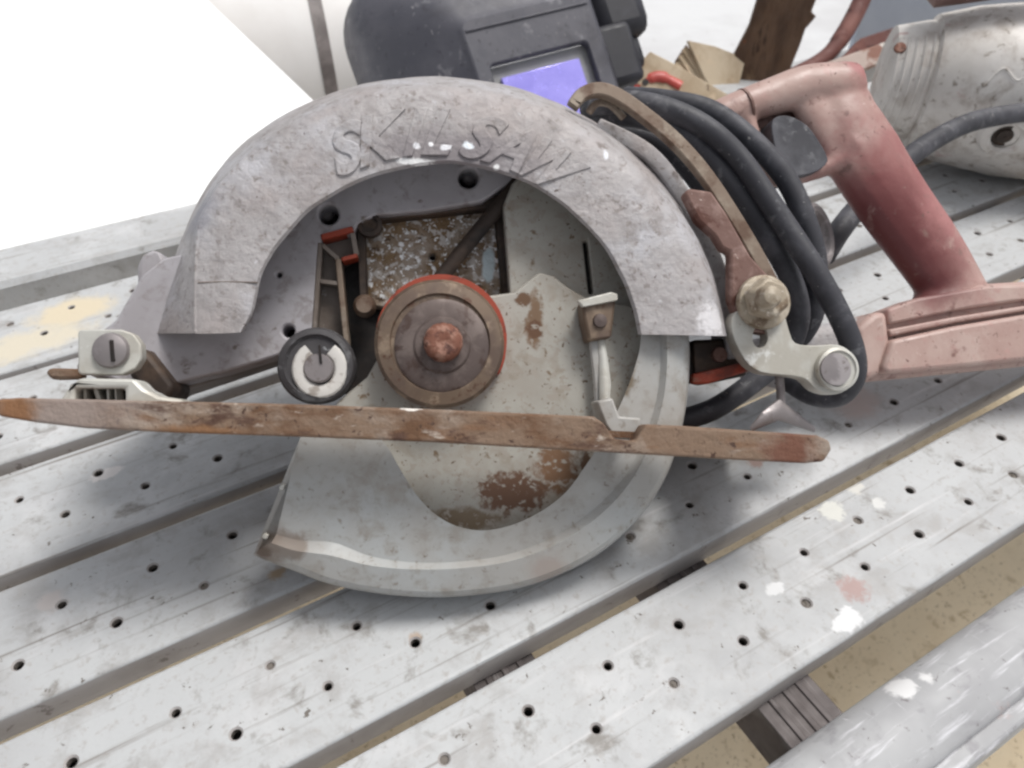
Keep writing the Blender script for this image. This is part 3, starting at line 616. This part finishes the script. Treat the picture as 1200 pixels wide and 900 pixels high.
blk('base_panel', [(1046, 398), (1120, 382), (1215, 366), (1330, 360), (1330, 410), (1215, 421), (1120, 431), (1042, 438), (1034, 432)], HZ, BZ+.0035, .0025)
blk('base_panel', [(1042, 386), (1120, 371), (1215, 356), (1330, 350), (1330, 356), (1215, 362), (1120, 378), (1044, 394)], HZ, BZ+.0005, .001)
blk('base_collar', [(1004, 384), (1024, 366), (1040, 364), (1044, 400), (1032, 440), (1010, 448)], HZ-.014, BZ+.001, .003)

# ------------------------------------------------------------------ things behind the saw
# white board leaning at the back left
def plane_pt(px, py, o, nrm):
    d = ray(px, py); return CAMP + d*((o-CAMP).dot(nrm)/d.dot(nrm))
so = BM @ Vector((0, .5400, TOP-.004)); sdir = (BM.to_3x3() @ Vector((1, 0, 0))); qd = BM.to_3x3() @ Vector((0, 1, 0))
tl = math.radians(24); pl = (qd*math.cos(tl)+Vector((0, 0, 1))*math.sin(tl)); nb = sdir.cross(pl).normalized()
C = [so + sdir*-.9, plane_pt(478, 255, so, nb)]
k = (C[1]-so).dot(pl); C[1] = C[1] - pl*k
top = plane_pt(150, -88, so, nb); C += [top, so + sdir*-.9 + pl*((top-so).dot(pl))]
m_board = mat('bright_white_board', (246, 246, 246), [('n', (240, 240, 242), 4, .4, .7)], .5)
bo = thing('white_board', 'bright white board sloping up behind the far left edge of the bench', 'board', loc=C[0])
wb('panel', ([c for c in C]+[c-nb*.01 for c in C], [(0, 1, 2, 3), (7, 6, 5, 4), (0, 4, 5, 1), (1, 5, 6, 2), (2, 6, 7, 3), (3, 7, 4, 0)]), m_board, bo)
for c in (C[2]-sdir*.05, C[3]+sdir*.05):      # struts to the ground
    V, F = box_vf((c.x-.01, c.y-.03, GZ), (c.x+.01, c.y-.01, c.z-.03)); wb('strut', (V, F), m_board, bo)
# white drum with a dark band
m_drum = mat('white_plastic', (228, 226, 224), [('n', (220, 217, 214), 9, .42, .66)], .45)
m_band = mat('grey_band', (104, 97, 95), [('n', (132, 124, 122), 30, .4, .6)], .5)
ax = Vector((.95, .28, .0)).normalized(); dr = .105; dc = at_d(388, 48, .74) + Vector((0, .075, -.055))
drum = thing('white_drum', 'white plastic drum with a dark grey band, lying between board and welding helmet', 'drum', loc=dc-Vector((0, 0, dr)))
wb('drum_body', lathe_vf(dc, ax, [(0, -.30), (dr*.96, -.30), (dr, -.29), (dr, .04), (dr*.99, .055), (dr*.96, .062), (0, .062)], 64), m_drum, drum)
wb('drum_band', lathe_vf(dc, ax, [(dr-.002, -.0370), (dr+.0012, -.0362), (dr+.0012, -.0238), (dr-.002, -.0230)], 64), m_band, drum)
wb('drum_stand', box_vf((dc.x-.17, dc.y-.05, GZ), (dc.x-.02, dc.y+.05, dc.z-dr+.012)), m_drum, drum)
# welding helmet
m_helm = mat('dark_grey_shell', (80, 80, 88), [('n', (94, 93, 100), 12, .44, .66), ('n', (68, 67, 74), 20, .5, .68), ('n', (126, 125, 130), 60, .60, .72), ('n', (70, 69, 76), 200, .58, .68), ('n', (150, 148, 150), 90, .66, .70, 5, (1, .15, 1)), ('n', (128, 126, 130), 300, .66, .72, 3)], .45, bump=(160, .12, .0003))
m_helm2 = mat('black_headgear', (40, 40, 46), [('n', (54, 54, 62), 20, .45, .65)], .5)
m_lens = mat('violet_lens', (176, 168, 255), [('n', (156, 148, 238), 20, .4, .65), ('n', (200, 196, 250), 160, .66, .72)], .2, .3, spec=.8)
m_inner = mat('lens_surround', (150, 150, 150), [('n', (130, 130, 128), 30, .45, .65)], .5)
hc = at_d(645, 102, .56)
hz = (-ray(640, 98)).normalized(); hy = UP - hz*UP.dot(hz); hy.normalize(); hx = hy.cross(hz)
HR = Matrix((hx, hy, hz)).transposed() @ Matrix.Rotation(math.radians(13), 3, 'Z') @ Matrix.Rotation(math.radians(24), 3, 'Y') @ Matrix.Rotation(math.radians(-16), 3, 'X')
helm = thing('welding_helmet', 'dark grey welding helmet with a violet lens, behind the saw guard', 'welding helmet', loc=hc)
def hp(u, v, w): return hc + HR @ Vector((u, v, w))
def rrect(hw, hh, cx, cy, w, rad, n=10):
    out = []
    for sx, sy, a0 in ((1, 1, 0), (-1, 1, 90), (-1, -1, 180), (1, -1, 270)):
        for i in range(n):
            a = math.radians(a0+90*i/(n-1)); out.append(hp(cx+sx*(hw-rad)+rad*math.cos(a), cy+sy*(hh-rad)+rad*math.sin(a), w))
    return out
rings = [(.0405, .026, 0, 0, -.006, .004), (.0405, .026, 0, 0, .0005, .004), (.052, .048, 0, .012, .001, .008), (.055, .052, -.001, .014, -.003, .010), (.062, .062, -.006, .020, -.008, .020), (.082, .085, -.012, .030, -.028, .045), (.096, .100, -.018, .036, -.055, .055), (.100, .105, -.020, .040, -.085, .058)]
outer_r = [Vector(r[:3]) for r in rings[4:]]; A = smoothline([Vector((r[0], r[1], r[2])) for r in rings[4:]], 5); B = smoothline([Vector((r[3], r[4], r[5])) for r in rings[4:]], 5)
rings = rings[:4] + [(a.x, a.y, a.z, b.x, b.y, b.z) for a, b in zip(A, B)]
R = [rrect(*r[:4], r[4], r[5]) for r in rings]; n = len(R[0]); V = [v for r in R for v in r]; F = []
for i in range(len(R)-1):
    for k in range(n): F.append((i*n+k, i*n+(k+1) % n, (i+1)*n+(k+1) % n, (i+1)*n+k))
wb('shell', (V, F), m_helm, helm, smooth=32, bevel=.0012)
def hbox(name, u0, u1, v0, v1, w0, w1, m, bev=.002):
    V, F = box_vf((u0, v0, w0), (u1, v1, w1)); return wb(name, ([hp(*v) for v in V], F), m, helm, bevel=bev)
hbox('lens_frame', -.0404, .0404, -.0259, .0259, -.010, -.0062, m_inner, .0005)
hbox('lens', -.034, .031, -.025, .016, -.0060, -.0020, m_lens, .0008)
hbox('face_ridge', -.050, .050, .0520, .0535, .000, .0022, m_helm, .0006)
hbox('headgear_band', .066, .100, -.004, .046, -.058, -.030, m_helm2, .006)
hbox('headgear_pad', .078, .128, .036, .110, -.085, -.040, m_helm2, .012)
hbox('headgear_strap', .086, .116, .010, .040, -.070, -.048, m_helm2, .007)
V, F = lathe_vf(hp(.090, .026, -.052), HR @ Vector((.8, 0, .6)), [(0, -.01), (.018, -.01), (.020, -.006), (.020, .006), (.017, .010), (0, .010)], 28); wb('adjust_knob', (V, F), m_helm2, helm)

# second tool, silver body, at the right
m_silver = mat('scuffed_silver_paint', (224, 220, 215), [('n', (206, 201, 195), 14, .42, .64), ('n', (212, 208, 203), 24, .52, .68), ('n', (186, 178, 170), 60, .46, .68), ('n', (150, 140, 130), 150, .58, .70), ('n', (184, 152, 146), 60, .62, .74)], .45, .12, bump=(140, .25, .0005))
m_brown = mat('brown_plastic', (110, 84, 78), [('n', (130, 104, 98), 22, .45, .65)], .5)
ra = .058; tdir = Vector((math.cos(math.radians(-16)), math.sin(math.radians(-16)), 0)); side = Vector((-tdir.y, tdir.x, 0))
tb = at_z(1092, 200, 0); tcn = tb + Vector((0, .012, ra+.0015))
tool = thing('power_tool', 'scuffed silver power tool with a round dark port, lying behind the red handle', 'power tool', loc=Vector((tcn.x, tcn.y, 0)))
def tp(a, ang, r): return tcn + tdir*a + (side*-math.cos(ang)+Vector((0, 0, 1))*math.sin(ang))*r
wb('tool_body', lathe_vf(tcn, tdir, [(0, -.052), (.030, -.052), (.036, -.050), (.041, -.030), (.0415, -.026), (.0455, -.024), (.0525, 0), (.0555, .02), (.058, .04), (.058, .13), (.056, .16), (.050, .17), (0, .17)], 64), m_silver, tool)
for i in range(5):
    a0 = -.049+i*.0052
    pts = [tp(a0, math.radians(g), .0362+(a0+.05)*.25) for g in range(-35, 66, 10)]
    V, F = tube_vf(pts, .0011, 6); wb('vent_rib', (V, F), m_silver, tool)
pa = math.radians(-11); pc = tp(.027, pa, .0568); pn = (tp(.025, pa, 1)-tp(.025, pa, 0)).normalized()
wb('port_rim', lathe_vf(pc, pn, [(.0085, -.004), (.0085, .0015), (.0105, .003), (.0145, .0015), (.0165, -.002)], 32), m_silver, tool)
wb('port_cap', lathe_vf(pc, pn, [(0, -.003), (.0084, -.003), (.0080, -.0006), (.0052, -.0004), (.0048, .0010), (.001, .0012), (0, .0004)], 24), m_dark, tool)
V, F = tube_vf(smoothline([tp(.004, math.radians(20), .0531), tp(.012, math.radians(32), .0546), tp(.022, math.radians(25), .0556), tp(.032, math.radians(35), .0562), tp(.050, math.radians(26), .0582)], 6), .0008, 6); wb('cast_emblem', (V, F), m_silver, tool)
sc_ = tp(-.049, math.radians(52), .0375); wb('rusty_screw', lathe_vf(sc_, (sc_-tcn+tdir*.047), [(0, -.001), (.0042, -.001), (.0036, .0008), (.0016, .001), (0, .0006)], 18), m_bolt, tool)
V, F = tube_vf(smoothline([tp(-.04, math.radians(88), .062), tp(0, math.radians(86), .072), tp(.05, math.radians(88), .085), tp(.10, math.radians(90), .092)], 6), [.007]+[.0125]*17+[.013], 14); wb('tool_grip', (V, F), m_brown, tool)
# weathered plank, rusty hook, wood offcuts, red clip
m_bark = mat('weathered_brown_wood', (106, 82, 64), [('n', (78, 58, 45), 22, .42, .60, 6, (1, 1, .25)), ('n', (146, 120, 92), 40, .54, .66, 6, (1, 1, .2)), ('n', (52, 36, 28), 60, .60, .68, 5, (1, 1, .2)), ('n', (120, 70, 46), 30, .62, .7)], .85, bump=(70, .9, .003, (1, 1, .3)))
def standing(name, px, depth, thick, m, parent=None, zlift=0, bev=.001, tilt=None):
    """an upright piece with a measured outline in a plane facing the bench front, given a real thickness"""
    o = at_d(*px[0], depth); nn = tilt or -FW; back = -nn*thick
    A = [plane_pt(x, y, o, nn) for x, y in px]
    Q = nn.to_track_quat('Z', 'Y').to_matrix(); L = [Q.transposed() @ (a-o) for a in A]
    V, F = prism_vf(L, [], -thick, 0)
    return wb(name, ([o + Q @ Vector(v) for v in V], F), m, parent, bevel=bev)
tv = Vector((-.25, -1, .25)).normalized()
pk = standing('weathered_plank', [(906, -60), (968, -60), (962, -14), (951, 14), (957, 19), (944, 34), (938, 52), (925, 84), (905, 150), (812, 150), (832, 112), (852, 80), (878, 30)], .66, .024, m_bark, None, bev=.0015, tilt=tv)
tag(pk, 'rough dark brown plank with a splintered edge, leaning behind the red handle', 'plank')
m_hook = mat('rusty_hook', (106, 66, 60), [('n', (130, 88, 80), 40, .46, .64), ('n', (76, 44, 40), 50, .54, .66)], .7, .1, bump=(160, .5, .0008))
V, F = tube_vf(smoothline([at_d(1026, -40, .74), at_d(1010, 0, .74), at_d(990, 38, .735), at_d(968, 66, .73), at_d(935, 86, .72), at_d(890, 104, .71)], 8), [.0085]*20+[.0075]*14+[.0055]*7, 14)
hk = wb('rusty_hook', (V, F), m_hook); tag(hk, 'curved reddish rusty bar standing right of the brown plank', 'bar')
m_ply = mat('pale_plywood', (196, 180, 156), [('n', (172, 152, 126), 26, .42, .6, 6, (1, .2, 1)), ('n', (208, 186, 158), 40, .54, .66), ('n', (92, 68, 48), 55, .66, .72)], .8, bump=(120, .4, .0008))
off = thing('plywood_offcut', 'pale plywood offcut with fanned split layers left of the brown plank', 'offcut', loc=at_d(815, 100, .72))
tv2 = Vector((.1, -.75, .65)).normalized()
m_ply2 = mat('gap_shade_brown', (96, 76, 58), [('n', (120, 98, 76), 60, .45, .65)], .85)
standing('layer', [(806, 47), (838, 54), (874, 68), (866, 100), (850, 126), (826, 92)], .700, .0045, m_ply, off, bev=.0006, tilt=tv2)
standing('gap_shade_layer', [(804, 52), (812, 62), (848, 120), (836, 132), (786, 92), (792, 70)], .712, .003, m_ply2, off, bev=.0004, tilt=tv2)  # dark sheet added behind the strips, painted shade for the gaps
for i, (xa, ya) in enumerate(((799, 58), (795, 66), (791, 74), (787, 82))):
    standing('layer', [(xa, ya), (xa+6, ya-3), (xa+46, ya+56), (xa+38, ya+58)], .704+.0015*i, .003, m_ply, off, bev=.0005, tilt=tv2)
b2 = standing('wood_strip', [(748, 76), (762, 60), (790, 74), (856, 112), (850, 130), (800, 130), (742, 96)], .655, .010, m_ply, None, bev=.001, tilt=tv2)
tag(b2, 'flat pale wood strip lying between the red clip and the plywood offcut', 'wood strip')
m_red = mat('red_plastic', (196, 84, 74), [('n', (180, 74, 66), 40, .45, .65)], .45)
rc = thing('red_clip', 'small red plastic clip lying right of the welding helmet', 'clip', loc=at_d(768, 96, .66))
V, F = tube_vf(smoothline([at_d(742, 104, .66), at_d(754, 95, .66), at_d(774, 90, .66), at_d(798, 101, .66)], 6), [.0055]*8+[.0072]*6+[.0055]*5, 12, .7); wb('clip_jaw', (V, F), m_red, rc)
V, F = tube_vf([at_d(774, 91, .662), at_d(782, 80, .665)], .0045, 10); wb('clip_handle', (V, F), m_red, rc)
V, F = lathe_vf(at_d(756, 97, .651), -FW, [(0, 0), (.003, 0), (.003, .0015), (0, .0015)], 14); wb('clip_rivet', (V, F), m_grime_shadow, rc)
# bluish panel behind
m_blue = mat('pale_blue_panel', (176, 184, 198), [('n', (164, 172, 188), 5, .4, .66)], .6)
pb = box_vf((.52, 1.20, GZ), (1.9, 1.215, .30)); o = wb('pale_sheet', pb, m_blue, bevel=.002); tag(o, 'pale blue grey sheet standing behind the plank and hook', 'sheet')
lt = standing('dark_stick', [(985, 70), (1010, 44), (1052, 30), (1058, 40), (1020, 62), (1000, 84), (986, 92)], .72, .014, m_hook, None, bev=.002, tilt=tv2)
tag(lt, 'dark reddish stick above the pale pinkish one, left of the silver tool', 'stick')
# pale rail of scraps just behind the handle
m_scrap = mat('pinkish_offcut', (196, 178, 168), [('n', (150, 110, 96), 50, .5, .62), ('n', (222, 214, 206), 70, .56, .66)], .75, bump=(150, .5, .0008))
sc1 = standing('pale_stick', [(930, 92), (960, 76), (1046, 46), (1064, 44), (1066, 56), (1040, 70), (985, 92), (935, 112)], .70, .012, m_scrap, None, bev=.001, tilt=tv2)
tag(sc1, 'pale pinkish broken stick lying behind the top of the red handle', 'stick')
